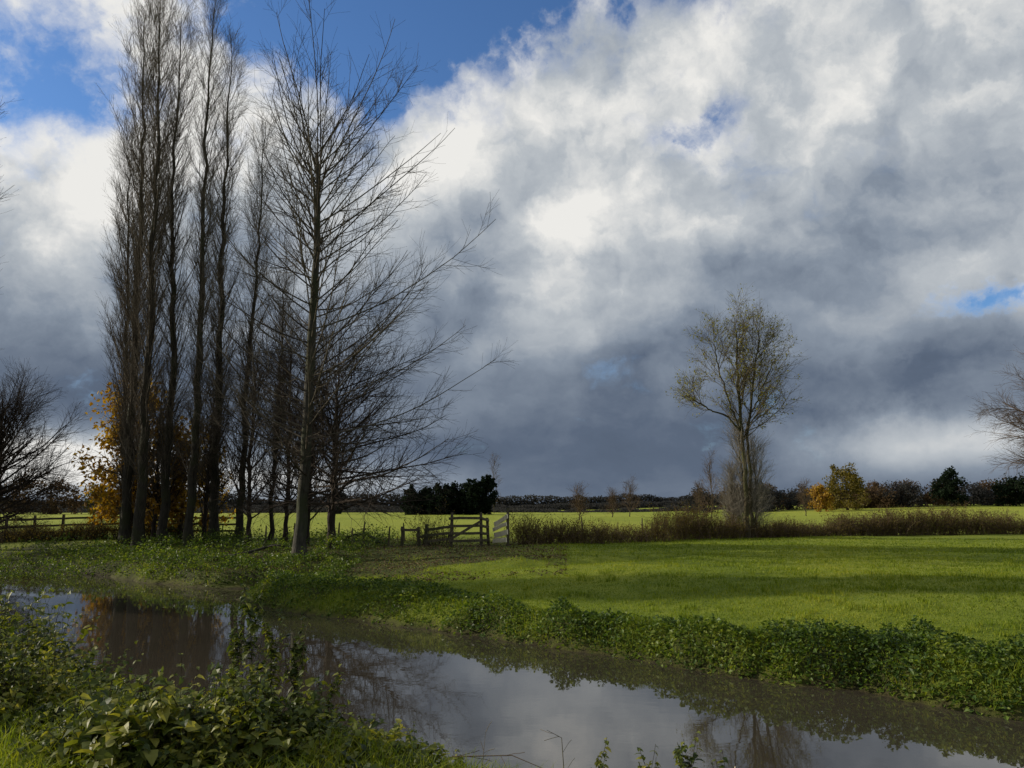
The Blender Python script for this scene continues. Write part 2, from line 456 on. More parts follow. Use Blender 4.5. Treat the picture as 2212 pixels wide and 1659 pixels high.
nettle('nettle_plant', -1.80, 6.8, .95, .06, 2, 'leafy nettle stalk above bank brambles', 1.3)
nettle('nettle_plant', -2.42, 7.0, 1.0, -.02, 3, 'leafy nettle stalk above bank brambles', 1.3)
nettle('nettle_plant', -1.6, 6.9, .72, .1, 4, 'leafy nettle stalk above bank brambles')
nettle('nettle_plant', -2.0, 6.6, .86, .1, 5, 'leafy nettle stalk above bank brambles', 1.3)
for i, (px_, py_, h) in enumerate([(.72, 6.25, .62), (1.02, 6.2, .50), (1.30, 6.05, .58), (1.62, 5.95, .50), (-.45, 7.0, .42), (-.9, 7.2, .5), (-1.2, 7.0, .6)]):
    nettle('bank_sprig', px_, py_, h, (i % 3-1)*.1, 20+i, 'low leafy sprig at the edge of the bank', .9, 'leafy sprigs along the bank edge')

# ------------------------------------------------------------------ trees
def trunk_path(pts, K):
    pts = np.array(pts, float); t = np.linspace(0, 1, len(pts)); tt = np.linspace(0, 1, K+1)
    return np.stack([np.interp(tt, t, pts[:, i]) for i in range(3)], 1)

def trunk_mesh(rg, path, r0, r1, sides=12, flare=.5, bend=.035, pw=.8):
    K = len(path); t = np.linspace(0, 1, K)
    hgt = path[:, 2]-path[0, 2]
    R = (r0*(1-t)**pw+r1*t)*(1+flare*np.exp(-hgt/.35))*(1+rg.normal(0, .04, K))
    wob = rg.normal(0, 1, (K, 3))*bend; wob[:, 2] = 0; wob[0] = 0
    P = (path+wob)[None]; st = MB(); tubes(st, P, R[None], sides)
    return st, P, R[None]

def finish_tree(name, loc, label, cat, st, cr, bark, twig, leaves=None, leafmat=None, group=None):
    e = thing(name, loc, label, cat, group)
    obj('trunk', st.mesh('trunk', bark), e)
    c = obj('crown', cr.mesh('crown', twig), e)
    if leaves is not None and leaves.n:
        obj('foliage', leaves.mesh('foliage', leafmat, False), c)
    return e

def lombardy(x, y, top, rad0, cr_r, seed, dens=1., s_low=.08, label='tall narrow bare poplar with upswept twiggy branches', group='row of bare poplars'):
    rg = np.random.default_rng(seed); z = hz(x, y)-.05
    H = top[2]-z; dx = top[0]-x; dy = top[1]-y
    path = trunk_path([(0, 0, 0), (dx*.25+rg.normal(0, .08), dy*.3, H*.33), (dx*.6+rg.normal(0, .1), dy*.6, H*.66), (dx, dy, H)], 26)
    st, P, R = trunk_mesh(rg, path, rad0, .012, bend=.06, pw=1.1)
    cr = MB()
    prof = lambda s: np.clip(np.interp(s, [0, .12, .3, .6, .85, 1], [.3, .6, 1.0, 1.05, .85, .3]), 0, 1.1)
    Lf = lambda s, pl, D, r_: cr_r*3.5*prof(s)*(.35+.72*r_.random(len(s)))*H/31
    ang = lambda s, r_: r_.normal(30, 6, len(s))
    P1, R1 = spawn(rg, P, R, int(190*dens), s_low, .985, ang, Lf, 9, .105, .045, .28, .006, cap=.030, even=True)
    tubes(cr, P1, R1, 4)
    P2, R2 = spawn(rg, P1, R1, int(1800*dens), .10, 1, 26, lambda s, pl, D, r_: (.5+1.1*r_.random(len(s)))*(1.15-.5*s), 5, .10, .06, .6, .0038, cap=.009)
    tubes(cr, P2, R2, 3)
    P3, R3 = spawn(rg, P2, R2, int(9000*dens), .1, 1, 31, lambda s, pl, D, r_: .25+.45*r_.random(len(s)), 2, .11, .07, .7, .0032, cap=.005)
    tubes(cr, P3, R3, 3)
    P4, R4 = spawn(rg, P, R, 280, .03, .6, 50, lambda s, pl, D, r_: .4+1.0*r_.random(len(s)), 4, .18, .06, .1, .004, cap=.008)
    tubes(cr, P4, R4, 3)
    return finish_tree('poplar_tree', (x, y, z), label, 'tree', st, cr, BARK_POP, BARK_TWIG, group=group)

lombardy(-20.6, 42, (-22.0, 42.3, 32), .27, 1.35, 11, 1.05)
lombardy(-18.9, 40, (-20.0, 40, 33), .27, 1.3, 12, 1.1)
lombardy(-18.4, 41.5, (-19.3, 41.5, 31.5), .24, 1.1, 13, .9)
lombardy(-16.4, 40, (-16.9, 40, 32.5), .23, .8, 14, .75)
lombardy(-15.9, 42, (-16.6, 42, 30.5), .25, .95, 15, .8)
lombardy(-14.6, 42, (-14.3, 42, 25.0), .19, 1.0, 16, .6)
lombardy(-13.2, 43, (-13.1, 43, 17.5), .13, .9, 17, .45)
lombardy(-21.5, 43.5, (-22.8, 43.5, 25), .17, 1.3, 18, .7)
for (a_, b_, t_, r_, s_) in ((-19.0, 25.0, (-18.95, 25, 16.5), 1.25, 19), (-21.6, 26.0, (-22.0, 26, 22), 1.5, 20), (-23.7, 27.4, (-24, 27.4, 24), 2.0, 21), (-26.2, 28.2, (-26.4, 28.2, 23), 2.0, 22)):
    lombardy(a_, b_, t_, .40, r_, s_, 1.5, label='bare poplar on the near stream bank', group='bare poplars on the near bank')

def broad(name, x, y, H, rad0, seed, label, path=None, s_low=.25, s_hi=1., n1=60, n2=600, n3=3000, L1=(7, 4), a1=(60, 30), up=.05,
          wide=(1, 1), bark=BARK_MAIN, twig=BARK_TWIG, leaf=None, nleaf=0, lsize=.08, L2=(1., 2.), L3=(.4, .7), tw=.004, cat='tree', group=None, wob=.07, r1top=.03, extra=None, rcap=.06, a2=38):
    rg = np.random.default_rng(seed); z = hz(x, y)-.05
    if path is None: path = [(0, 0, 0), (rg.normal(0, .1), 0, H*.5), (rg.normal(0, .15), 0, H)]
    st, P, R = trunk_mesh(rg, trunk_path(path, 22), rad0, r1top)
    if extra:
        for pth, ra in extra:
            s2, Pq, Rq = trunk_mesh(rg, trunk_path(pth, 22), ra, r1top, flare=.1)
            st.add(s2.v[0], s2.f[0]); P = np.concatenate([P, Pq]); R = np.concatenate([R, Rq])
    cr = MB()
    def Lf(s, pl, D, r_):
        t = (s-s_low)/(s_hi-s_low); L = (L1[0]*(1-t)+L1[1]*t)*(.5+.65*r_.random(len(s)))
        return L*np.where(D[:, 0] > 0, 1+(wide[1]-1)*D[:, 0], 1+(wide[0]-1)*-D[:, 0])
    def A(s, r_):
        t = (s-s_low)/(s_hi-s_low); return (a1[0]*(1-t)+a1[1]*t)*r_.normal(1, .13, len(s))
    P1, R1 = spawn(rg, P, R, n1, s_low, s_hi, A, Lf, 12, up, wob*.8, .4, .010, cap=rcap, even=True)
    tubes(cr, P1, R1, 5)
    P2, R2 = spawn(rg, P1, R1, n2, .12, 1, a2, lambda s, pl, D, r_: (L2[0]+(L2[1]-L2[0])*r_.random(len(s)))*(1.3-.7*s), 6, up*.8, wob, .55, tw*1.3, cap=.018)
    tubes(cr, P2, R2, 4)
    P3, R3 = spawn(rg, P2, R2, n3, .1, 1, 35, lambda s, pl, D, r_: L3[0]+(L3[1]-L3[0])*r_.random(len(s)), 4, up*.6, wob*1.2, .7, tw, cap=.009)
    tubes(cr, P3, R3, 3)
    lf = None
    if leaf:
        lf = MB(); n = nleaf; idx = rg.integers(0, len(P3), n); pos, tan, _ = at(P3, R3, idx, rg.random(n))
        pos = pos+rg.normal(0, lsize*.7, (n, 3)); nn, uu = perp_dirs(rg, n, 1.6); uu = nrm(uu+np.array([0, 0, -.3])); nn = nrm(nn-(nn*uu).sum(1, keepdims=True)*uu)
        leaf_simple(lf, pos, nn, uu, lsize*(.6+.8*rg.random(n)))
    return finish_tree(name, (x, y, z), label, cat, st, cr, bark, twig, lf, leaf, group)

broad('bare_tree', -8.86, 33, 18.0, .25, 31, 'tall bare tree with straight trunk and wide ascending branches',
      path=[(0, 0, 0), (.1, 0, 6), (.2, 0, 13), (.08, 0, 18.0)], s_low=.18, n1=116, n2=1300, n3=7000, L1=(7.9, 6.2), a1=(74, 42), up=.045, wide=(.72, 1.22), r1top=.07,
      L2=(.8, 2.3), L3=(.3, .9), tw=.0038, wob=.05, rcap=.038, twig=TWIG_MAIN, a2=36)
broad('spreading_bare_tree', -8.3, 36, 8.2, .20, 32, 'bare spreading tree with low arching twiggy limbs', s_low=.20, n1=72, n2=1100, n3=6500,
      L1=(7.0, 3.9), a1=(88, 35), up=.02, wide=(.8, 1.25), L2=(1.2, 2.4), L3=(.4, .9), bark=BARK_DARK, twig=TWIG_DARK, wob=.07)
for i, (xx, yy, H, s) in enumerate([(-13.4, 40, 9.5, 41), (-11.8, 41, 10.5, 42), (-16.8, 43, 8.5, 43), (-10.2, 39, 8.0, 44), (-20, 44, 7.5, 45)]):
    broad('bare_tree', xx, yy, H, .12, s, 'slender bare tree with dense thin twigs among poplars', s_low=.12, n1=45, n2=420, n3=2400, L1=(4, 2.4), a1=(50, 28), up=.06,
          L2=(.8, 1.8), L3=(.3, .8), bark=BARK_DARK, twig=TWIG_DARK, group='slender bare trees among the poplars')
broad('autumn_tree', -22.0, 45.5, 7.6, .2, 51, 'autumn tree with drooping orange and yellow leaves', s_low=.10, n1=50, n2=400, n3=1400, L1=(3.5, 1.8), a1=(75, 35), up=-.01,
      L2=(.6, 1.4), L3=(.3, .6), bark=BARK_DARK, leaf=LEAF_ORANGE, nleaf=5000, lsize=.26)
broad('autumn_tree', -18.9, 45, 5.6, .12, 52, 'small shrubby autumn tree with sparse orange leaves', s_low=.08, n1=44, n2=300, n3=1000, L1=(3.2, 1.6), a1=(68, 30), up=.02,
      L2=(.5, 1.1), L3=(.3, .6), bark=BARK_DARK, leaf=LEAF_ORANGE, nleaf=4200, lsize=.24)
broad('dark_bare_tree', -28.4, 43, 7.0, .32, 53, 'dark rounded bare tree with dense twigs', s_low=.16, n1=72, n2=1400, n3=10000, L1=(6.2, 3.6), a1=(80, 30), up=.02,
      L2=(1., 2.), L3=(.4, .8), bark=BARK_DARK, twig=TWIG_DARK, wob=.09)
broad('ash_tree', 13.75, 46, 12.4, .15, 61, 'tall two-stemmed ash with few yellow-green leaves',
      path=[(0, 0, 0), (.03, 0, 3.1), (-.05, 0, 6.3), (-.15, 0, 9.4), (-.1, 0, 12.8)],
      extra=[([(.40, .3, 0), (.40, .3, 3), (.32, .2, 6), (.8, .2, 9.2), (1.4, .2, 12.4)], .115), ([(.05, .1, 5.8), (.6, .4, 7.2), (1.5, .9, 8.9), (2.5, 1.2, 10.8)], .06), ([(-.02, .1, 6.0), (-.5, .4, 7.8), (-1.0, .7, 9.8), (-1.3, .8, 11.8)], .06), ([(-.05, 0, 6.2), (-.8, 0, 7.2), (-1.9, 0, 7.6), (-3.3, 0, 8.5)], .065)],
      s_low=.50, n1=96, n2=950, n3=4800, L1=(2.9, 2.0), a1=(52, 32), up=.06, wide=(.8, 1.15), L2=(.6, 1.5), L3=(.3, .9), bark=BARK_ASH, twig=TWIG_ASH, leaf=LEAF_YG, nleaf=3600, lsize=.11, wob=.10, r1top=.025, rcap=.035)
for (xx, yy, H, s, tm) in ((13.9, 46.6, 6.2, 62, TWIG_PALE), (14.5, 47.0, 5.0, 68, TWIG_PALE), (13.2, 47.0, 3.6, 69, TWIG_PALE)):
    broad('bare_ash_tree', xx, yy, H, .06, s, 'short bare ash with fine fanned grey twigs', s_low=.03, n1=64, n2=420, n3=1700, L1=(H*.38, H*.26), a1=(48, 20), up=.07,
      L2=(.5, 1.2), L3=(.3, .7), bark=BARK_ASH, twig=tm, wob=.05, tw=.0035, rcap=.020, group='fine twigged ash growth around the hedge')
broad('edge_bare_tree', 33.0, 46, 8.6, .3, 63, 'bare tree with drooping reddish twigs beside hedge', s_low=.45, n1=64, n2=1100, n3=7500, L1=(4.6, 3), a1=(80, 30), up=-.012,
      L2=(1, 2), L3=(.4, .9), bark=BARK_ASH, twig=TWIG_RED, wob=.1)
for i, (xx, yy, H) in enumerate([(28.5, 112, 7.6), (16.0, 125, 3.6), (19.8, 132, 5.2), (-4, 175, 11.5), (48, 128, 4.8), (8.6, 100, 3.4), (36, 150, 5.2)]):
    broad('bare_sapling', xx, yy, H, .07, 80+i, 'small bare tree standing along a field hedge', s_low=.12, n1=40, n2=200, n3=500, L1=(H*.48 if i != 3 else 2.4, H*.24), a1=(52, 22), up=.05,
          L2=(.6, 1.4), L3=(.4, .9), bark=BARK_ASH, twig=TWIG_RED, tw=.008, group='small bare trees along field hedges')

def cloud_tree(name, x, y, H, W, seed, mat, label, n=2600, size=.35, low=.1, group=None, sink=0.):
    rg = np.random.default_rng(seed); z = hz(x, y)-.1-sink
    st, P, R = trunk_mesh(rg, trunk_path([(0, 0, 0), (.1, 0, H*.5), (0, 0, H*.8)], 8), H*.025, .03, 8)
    cr = MB()
    P1, R1 = spawn(rg, P, R, 40, .15, 1, 60, lambda s, pl, D, r_: W*.45*(1.05-.6*s)*(.6+.5*r_.random(len(s))), 5, .05, .1, .5, .02)
    tubes(cr, P1, R1, 3)
    k = 60; zz = low+(1-low)*rg.random(k)
    prof = np.sqrt(np.clip(1-((zz-.45)/.56)**2, .05, 1))
    a = rg.random(k)*6.283; rr = W*.5*prof*np.sqrt(rg.random(k))*.95
    lob = .75+.35*vnoise(a*1.3, a*0, seed)+.15*rg.random(k)
    C = np.stack([np.cos(a)*rr, np.sin(a)*rr, zz*H*lob], 1); cs = W*(.06+.08*rg.random(k))
    i = rg.integers(0, k, n); pos = C[i]+nrm(rg.normal(0, 1, (n, 3)))*cs[i][:, None]*(.5+.7*rg.random((n, 1)))
    nn, uu = perp_dirs(rg, n, 2.)
    lf = MB(); leaf_simple(lf, pos, nn, uu, size*(.6+.8*rg.random(n)), .45)
    return finish_tree(name, (x, y, z), label, 'tree', st, cr, BARK_DARK, BARK_DARK, lf, mat, group)

rg0 = np.random.default_rng(9)
for i, (xx, hh_, ww) in enumerate([(-19.2, 4.8, 4.4), (-16.6, 5.2, 4.6), (-14.2, 5.3, 4.6), (-11.6, 5.2, 4.6), (-9.2, 5.9, 4.4), (-6.8, 6.9, 4.4), (-4.6, 6.9, 4.2), (-12.8, 5.4, 4.0), (-8.0, 5.8, 4.0)]):
    cloud_tree('conifer_tree', xx, 152+rg0.normal(0, 1.5), hh_, ww, 200+i, LEAF_CONIFER, 'dense dark evergreen in a small clump across the field', 3400, .38, .02, 'dark evergreen clump')
cloud_tree('autumn_field_tree', 61, 155, 4.8, 5.4, 220, LEAF_ORANGE, 'small round orange autumn tree by a field edge', 2200, .34)
cloud_tree('olive_autumn_tree', 68.5, 160, 8.4, 9.2, 221, LEAF_OLIVE, 'rounded tree with olive-yellow autumn leaves', 5200, .34)
cloud_tree('evergreen_tree', 91, 162, 6.8, 7.4, 222, LEAF_CONIFER, 'dark rounded evergreen tree on a field rise', 4200, .4)
cloud_tree('evergreen_tree', 103, 160, 5.0, 8.6, 223, LEAF_CONIFER, 'broad dark evergreen tree on a field rise', 3400, .4)
for i, (xx, yy, H, W) in enumerate([(54, 168, 5, 9), (49, 170, 5.5, 9), (57, 175, 5.2, 10), (64, 176, 4.2, 11), (72, 176, 4.0, 12), (79, 170, 4.0, 10), (84, 168, 4.8, 10), (88, 176, 4.6, 11), (95, 172, 4.6, 10), (99, 168, 4.2, 10), (75, 172, 4.0, 10), (107, 172, 4.8, 11), (43, 176, 4.6, 9), (81, 175, 4.6, 9)]):
    cloud_tree('rust_tree', xx, yy, H, W, 230+i, LEAF_RUST if i % 3 else LEAF_HAZED, 'russet bare-twigged tree in a field boundary', 3000, .36, 0., 'russet trees in the field boundary')
for i, (xx, yy, H, W, mt) in enumerate([(-96, 165, 6.5, 10, LEAF_RUST), (-88, 168, 6, 9, LEAF_OLIVE), (-104, 165, 7.5, 11, LEAF_RUST), (-80, 165, 5.0, 9, LEAF_RUST), (-112, 165, 7, 12, LEAF_HAZED), (-37, 165, 5, 4.5, LEAF_HAZED)]):
    cloud_tree('autumn_field_tree', xx, yy, H, W, 250+i, mt, 'brown autumn tree in a far field boundary', 1800, .45, 0., 'brown trees in the far boundary')

rg = np.random.default_rng(77); mb = MB()
for (yd, hgt, n, seed, x0, x1) in ((330, 2.8, 90000, 1, -330, 330), (520, 6.8, 90000, 2, -520, 520), (205, 1.3, 50000, 3, -190, 60)):
    xs = rg.uniform(x0, x1, n); prof = hgt*(.3+1.4*fbm(xs, xs*0, 14./abs(x1), seed*50, 4)**1.3+.15*vnoise(xs/4.5, xs*0, seed))
    ys = yd+rg.normal(0, 3, n)+8*np.sin(xs/60)
    q = rg.random(n)**1.1
    zs = height(xs, ys)-.3+prof*q
    nn, uu = perp_dirs(rg, n, 2.); leaf_simple(mb, np.stack([xs, ys, zs], 1), nn, uu, yd*(.0030-.0014*q)*(.6+.8*rg.random(n)), .5)
obj('distant_wood', mb.mesh('distant_wood', LEAF_HAZED, False), kind='stuff')

# ------------------------------------------------------------------ hedges
def hedge(pts, H, seed, n, label, mat, twig=TWIG_RED, nl=20000, lsz=.07, name='hedge', cat='hedge'):
    rg = np.random.default_rng(seed); pts = np.array(pts, float)
    t = rg.random(n); tt = np.linspace(0, 1, len(pts))
    xx = np.interp(t, tt, pts[:, 0])+rg.normal(0, .35, n); yy = np.interp(t, tt, pts[:, 1])+rg.normal(0, .5, n)
    o = (pts[0, 0], pts[0, 1], hz(*pts[0]))
    hp = H*(.2+1.5*fbm(xx, yy, .33, seed, 3)**1.3)
    S = np.stack([xx, yy, height(xx, yy)-.05], 1); D = rg.normal(0, .35, (n, 3)); D[:, 2] = 1
    P, R = grow(rg, S, D, hp*(.4+.8*rg.random(n)), 5, .03, .14, np.full(n, .011), .004)
    br = MB(); tubes(br, P, R, 3)
    P2, R2 = spawn(rg, P, R, n*4, .2, 1, 42, lambda s, pl, D, r_: .2+.4*r_.random(len(s)), 3, .05, .1, .7, .004, cap=.007)
    tubes(br, P2, R2, 3)
    idx = rg.integers(0, len(P2), nl); pos, _, _ = at(P2, R2, idx, rg.random(nl)); pos = pos+rg.normal(0, .06, pos.shape)
    pos[:, 2] -= rg.random(nl)*.15
    nn, uu = perp_dirs(rg, nl, 1.5); lf = MB(); leaf_simple(lf, pos, nn, uu, lsz*(.6+.8*rg.random(nl)))
    e = thing(name, o, label, cat)
    obj('branches', br.mesh('hedge_branches', twig, origin=o), e); obj('foliage', lf.mesh('hedge_foliage', mat, False, origin=o), e)
hedge([(.3, 38), (5, 40.5), (10, 44.5), (14.5, 47), (17, 48.5)], 1.6, 301, 2100, 'scrubby brown and green field hedge beside wooden fence', LEAF_HEDGE, nl=30000)
hedge([(17, 48.5), (26, 51), (38, 54), (55, 58)], 1.35, 302, 3400, 'low russet bramble hedge along the field edge', LEAF_HEDGE, nl=40000, lsz=.08)
hedge([(-4.5, 38.7), (-3.9, 38.6), (-3.4, 38.5)], 2.0, 303, 90, 'scraggly ivy-clad bush growing behind the wooden fence', LEAF_HEDGE, TWIG_DARK, 900, name='ivy_bush', cat='bush')
hedge([(-31, 46.8), (-26, 46.9), (-19, 46.6)], 1.4, 304, 1300, 'tangled undergrowth in front of the paddock fence', LEAF_HEDGE, TWIG_DARK, 14000, name='bramble_bush', cat='bush')

# ------------------------------------------------------------------ fences
def beam(mb, p0, p1, w, h, rg, taper=0):
    p0 = np.array(p0, float); p1 = np.array(p1, float); t = nrm((p1-p0)[None])[0]
    up = np.array([0, 0, 1.]) if abs(t[2]) < .8 else np.array([0, 1., 0])
    s = nrm(np.cross(t, up)[None])[0]; u = np.cross(s, t); c = .18
    prof = [(-1, -1+c), (-1+c, -1), (1-c, -1), (1, -1+c), (1, 1-c), (1-c, 1), (-1+c, 1), (-1, 1-c)]
    V = []
    for k, q in enumerate((0, .33, .66, 1)):
        cpt = p0+(p1-p0)*q+(rg.normal(0, .014, 3) if 0 < q < 1 else 0)
        sc = 1-taper*(k == 3)
        V += [cpt+s*a*w*.5*sc+u*b_*h*.5*sc for a, b_ in prof]
    F = [(k*8+i, k*8+(i+1) % 8, k*8+8+(i+1) % 8, k*8+8+i) for k in range(3) for i in range(8)]
    n0 = mb.n; mb.add(V, F); mb.f.append(np.array([[7, 6, 5, 4, 3, 2, 1, 0], [24, 25, 26, 27, 28, 29, 30, 31]])+n0)

def fence(posts, rails, label, seed, org, pale=(), wood=WOOD):
    rg = np.random.default_rng(seed); e = thing('wooden_fence', org, label, 'fence')
    for (x, y, h) in posts:
        z = hz(x, y); mb = MB(); beam(mb, (x, y, z-.3), (x+rg.normal(0, .04), y, z+h), .14, .14, rg, .1)
        obj('post', mb.mesh('post', wood, False, origin=org), e)
    for i, (a, b_) in enumerate(rails):
        mb = MB(); beam(mb, a, b_, .045, rg.uniform(.17, .25) if i in pale else .12, rg); obj('rail', mb.mesh('rail', WOOD_PALE_SUNLIT if i in pale else wood, False, origin=org), e)
Y0 = 36.8; g = hz(-2.8, Y0)
posts = [(-5.1, Y0, .95), (-4.35, Y0+.1, .9), (-4.0, Y0, 1.05), (-2.83, Y0-.1, 1.6), (-1.42, Y0, 1.55), (-.17, Y0-.2, 1.75), (-1.1, Y0+.5, 1.3)]
rails = []; pale = []
for k, h in enumerate((.3, .64, .98, 1.32)):
    yo = Y0-.13
    rails.append(((-2.95, yo-.1, g+h), (-1.40, yo, g+h+.02)))
    rails.append(((-1.42, yo-.0, g+h+.02), (-1.1, Y0+.42, g+h*.9+.02)))
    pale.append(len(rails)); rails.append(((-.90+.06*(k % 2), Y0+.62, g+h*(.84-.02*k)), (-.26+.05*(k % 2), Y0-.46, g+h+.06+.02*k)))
for h in (.25, .52, .8):
    rails.append(((-4.1, Y0-.1, g+h), (-2.8, Y0-.22, g+h+.15)))
rails.append(((-5.2, Y0-.1, g+.82), (-4.3, Y0-.02, g+.80))); rails.append(((-4.35, Y0-.06, g+.5), (-3.95, Y0-.16, g+.52))); rails.append(((-2.9, Y0-.2, g+.35), (-1.45, Y0-.16, g+1.2)))
fence(posts, rails, 'weathered timber rail fence corner with sunlit angled panel', 5, (-2.8, Y0, g), pale, WOOD_DARK)
posts = []; rails = []; xs = np.linspace(-33, -17, 10)
for k, xx in enumerate(xs):
    posts.append((xx, 48.5, 1.4))
for a, b_ in zip(xs[:-1], xs[1:]):
    for h in (.35, .75, 1.15):
        rails.append(((a-.05, 48.40, hz(a, 48.5)+h), (b_+.05, 48.41, hz(b_, 48.5)+h+.01)))
fence(posts, rails, 'long dark timber rail fence behind the poplars', 6, (-26, 48.5, hz(-26, 48.5)), wood=WOOD_DARK)
rg = np.random.default_rng(66)
for (x, y, h) in [(-7.0, 37.2, 1.15), (-6.0, 38.2, .9), (-8.3, 37.5, 1.1), (-7.4, 36.6, .9), (-10.5, 38, 1.1), (-12.0, 38.4, 1.0), (3.6, 40.3, 1.3), (7.2, 43.5, 1.2), (-5.6, 41, 1.0)]:
    z = hz(x, y); e = MB(); beam(e, (0, 0, -.25), (rg.normal(0, .06), 0, h), .08, .08, rg, .4)
    obj('fence_post', e.mesh('fence_post', WOOD, False), loc=(x, y, z), label='thin weathered stake of a wire field fence', category='fence post', group='stakes of the wire fence')

def fallen(pts, r0, seed, label, mat=BARK_MAIN, name='fallen_branch'):
    rg = np.random.default_rng(seed); p0 = pts[0]; z = hz(*p0[:2])
    path = trunk_path([(a-p0[0], b_-p0[1], c if name == 'dry_stem' else hz(a, b_)-z+c) for a, b_, c in pts], 12)[None]; R = np.linspace(r0, r0*.25, 13)[None]
    mb = MB(); tubes(mb, path, R, 8)
    P1, R1 = spawn(rg, path, R, 9 if name != 'dry_stem' else 4, .3, 1, 45, lambda s, pl, D, r_: pl*.12+.05*r_.random(len(s)), 4, .0, .1, .5, .002); tubes(mb, P1, R1, 4)
    obj(name, mb.mesh(name, mat), loc=(p0[0], p0[1], z), label=label, category='branch')
fallen([(-12.6, 33.4, .08), (-11.5, 33.6, .15), (-10.2, 33.9, .45), (-8.9, 33.8, .35)], .09, 1, 'long bare branch lying on the ground beneath trees')
fallen([(-6.4, 38, .1), (-7.0, 38.2, .5), (-7.7, 38.2, .45), (-8.4, 38.3, .1)], .1, 2, 'crooked dead log lying in the field')
fallen([(-.9, 6.9, .0), (-.5, 6.9, .32), (.0, 6.8, .36), (.5, 6.6, .22)], .007, 3, 'thin dry reddish stem arching over the bank', TWIG_RED, 'dry_stem')
fallen([(.40, 6.5, .0), (.42, 6.55, .35), (.40, 6.6, .70), (.28, 6.6, .76)], .006, 4, 'dry upright stalk on the bank', WOOD, 'dry_stem')
fallen([(-.3, 6.8, .0), (-.25, 6.8, .3), (-.22, 6.8, .62)], .005, 6, 'dry upright stalk on the bank', WOOD, 'dry_stem')
fallen([(1.58, 6.2, -.1), (1.62, 6.2, .2), (1.68, 6.2, .62)], .014, 5, 'broken pale reed stalk on the bank', WOOD_PALE_SUNLIT, 'dry_stem')

# ------------------------------------------------------------------ light
AZ = 78; EL = 20
sd = Vector((-math.sin(rad(AZ))*math.cos(rad(EL)), math.cos(rad(AZ))*math.cos(rad(EL)), math.sin(rad(EL))))
sl = bpy.data.lights.new('sun', 'SUN'); sl.energy = 5.0; sl.angle = rad(.53); sl.color = (1, .90, .74)
so = bpy.data.objects.new('sun', sl); COL.objects.link(so); so.rotation_euler = sd.to_track_quat('Z', 'Y').to_euler()
so.location = (-60, 20, 40)

# ------------------------------------------------------------------ sky
wd = bpy.data.worlds.new('World'); scene.world = wd; wd.use_nodes = True
nt = wd.node_tree
for n in list(nt.nodes): nt.nodes.remove(n)
def M(op, *a): return math_n(nt, op, *a)
wo = nt.nodes.new('ShaderNodeOutputWorld'); bg = nt.nodes.new('ShaderNodeBackground'); bg.inputs['Strength'].default_value = .1
nt.links.new(bg.outputs[0], wo.inputs[0])
sky = nt.nodes.new('ShaderNodeTexSky'); sky.sky_type = 'NISHITA'; sky.sun_disc = False
sky.sun_elevation = rad(EL); sky.sun_rotation = rad(360-AZ); sky.air_density = 1.0; sky.dust_density = .3; sky.ozone_density = 2.5
tc = nt.nodes.new('ShaderNodeTexCoord'); G = tc.outputs['Generated']
sp = nt.nodes.new('ShaderNodeSeparateXYZ'); nt.links.new(G, sp.inputs[0]); X_, Y_, Z_ = sp.outputs
az = M('MULTIPLY', M('ARCTAN2', X_, Y_), 57.2958); el = M('MULTIPLY', M('ARCSINE', Z_), 57.2958)
wn = nt.nodes.new('ShaderNodeTexNoise'); wn.inputs['Scale'].default_value = 8; wn.inputs['Detail'].default_value = 7; wn.inputs['Roughness'].default_value = .62
nt.links.new(G, wn.inputs['Vector'])
ws = nt.nodes.new('ShaderNodeSeparateColor'); nt.links.new(wn.outputs['Color'], ws.inputs[0])
azw = M('ADD', az, M('MULTIPLY', M('SUBTRACT', ws.outputs[0], .5), 14)); elw = M('ADD', el, M('MULTIPLY', M('SUBTRACT', ws.outputs[1], .5), M('MINIMUM', M('MULTIPLY', M('ABSOLUTE', el), .8), 11)))
def blobs(lst):
    acc = None
    for a0, e0, ra, re, amp in lst:
        a = M('MULTIPLY_ADD', azw, 1/ra, -a0/ra); b_ = M('MULTIPLY_ADD', elw, 1/re, -e0/re)
        q = M('MULTIPLY_ADD', b_, b_, M('MULTIPLY', a, a)); g_ = M('POWER', .3679, q)
        acc = M('MULTIPLY', g_, amp) if acc is None else M('MULTIPLY_ADD', g_, amp, acc)
    return acc
cb = nt.nodes.new('ShaderNodeCombineXYZ'); nt.links.new(X_, cb.inputs[0]); nt.links.new(Y_, cb.inputs[1])
nt.links.new(M('MULTIPLY', M('SQRT', M('ADD', M('MAXIMUM', Z_, 0.0), .05)), 1.45), cb.inputs[2])
wv = nt.nodes.new('ShaderNodeVectorMath'); wv.operation = 'SCALE'; wv.inputs['Scale'].default_value = .10
wsub = nt.nodes.new('ShaderNodeVectorMath'); wsub.operation = 'SUBTRACT'; wsub.inputs[1].default_value = (.5, .5, .5)
nt.links.new(wn.outputs['Color'], wsub.inputs[0]); nt.links.new(wsub.outputs[0], wv.inputs[0])
wadd = nt.nodes.new('ShaderNodeVectorMath'); wadd.operation = 'ADD'; nt.links.new(cb.outputs[0], wadd.inputs[0]); nt.links.new(wv.outputs[0], wadd.inputs[1])
def cn(off, scale, detail, rough=.55):
    mp = nt.nodes.new('ShaderNodeMapping'); mp.inputs['Location'].default_value = off; nt.links.new(wadd.outputs[0], mp.inputs['Vector'])
    return noise(nt, scale, detail, mp.outputs[0], rough)
n1 = cn((3.1, 1.7, 0), 4.6, 7, .52); n1b = cn((3.1+.04, 1.7-.01, -.045), 4.6, 7, .52)
n2 = cn((8.1, 4.7, 0), 13, 5, .6)
relief = M('SUBTRACT', n1, n1b)
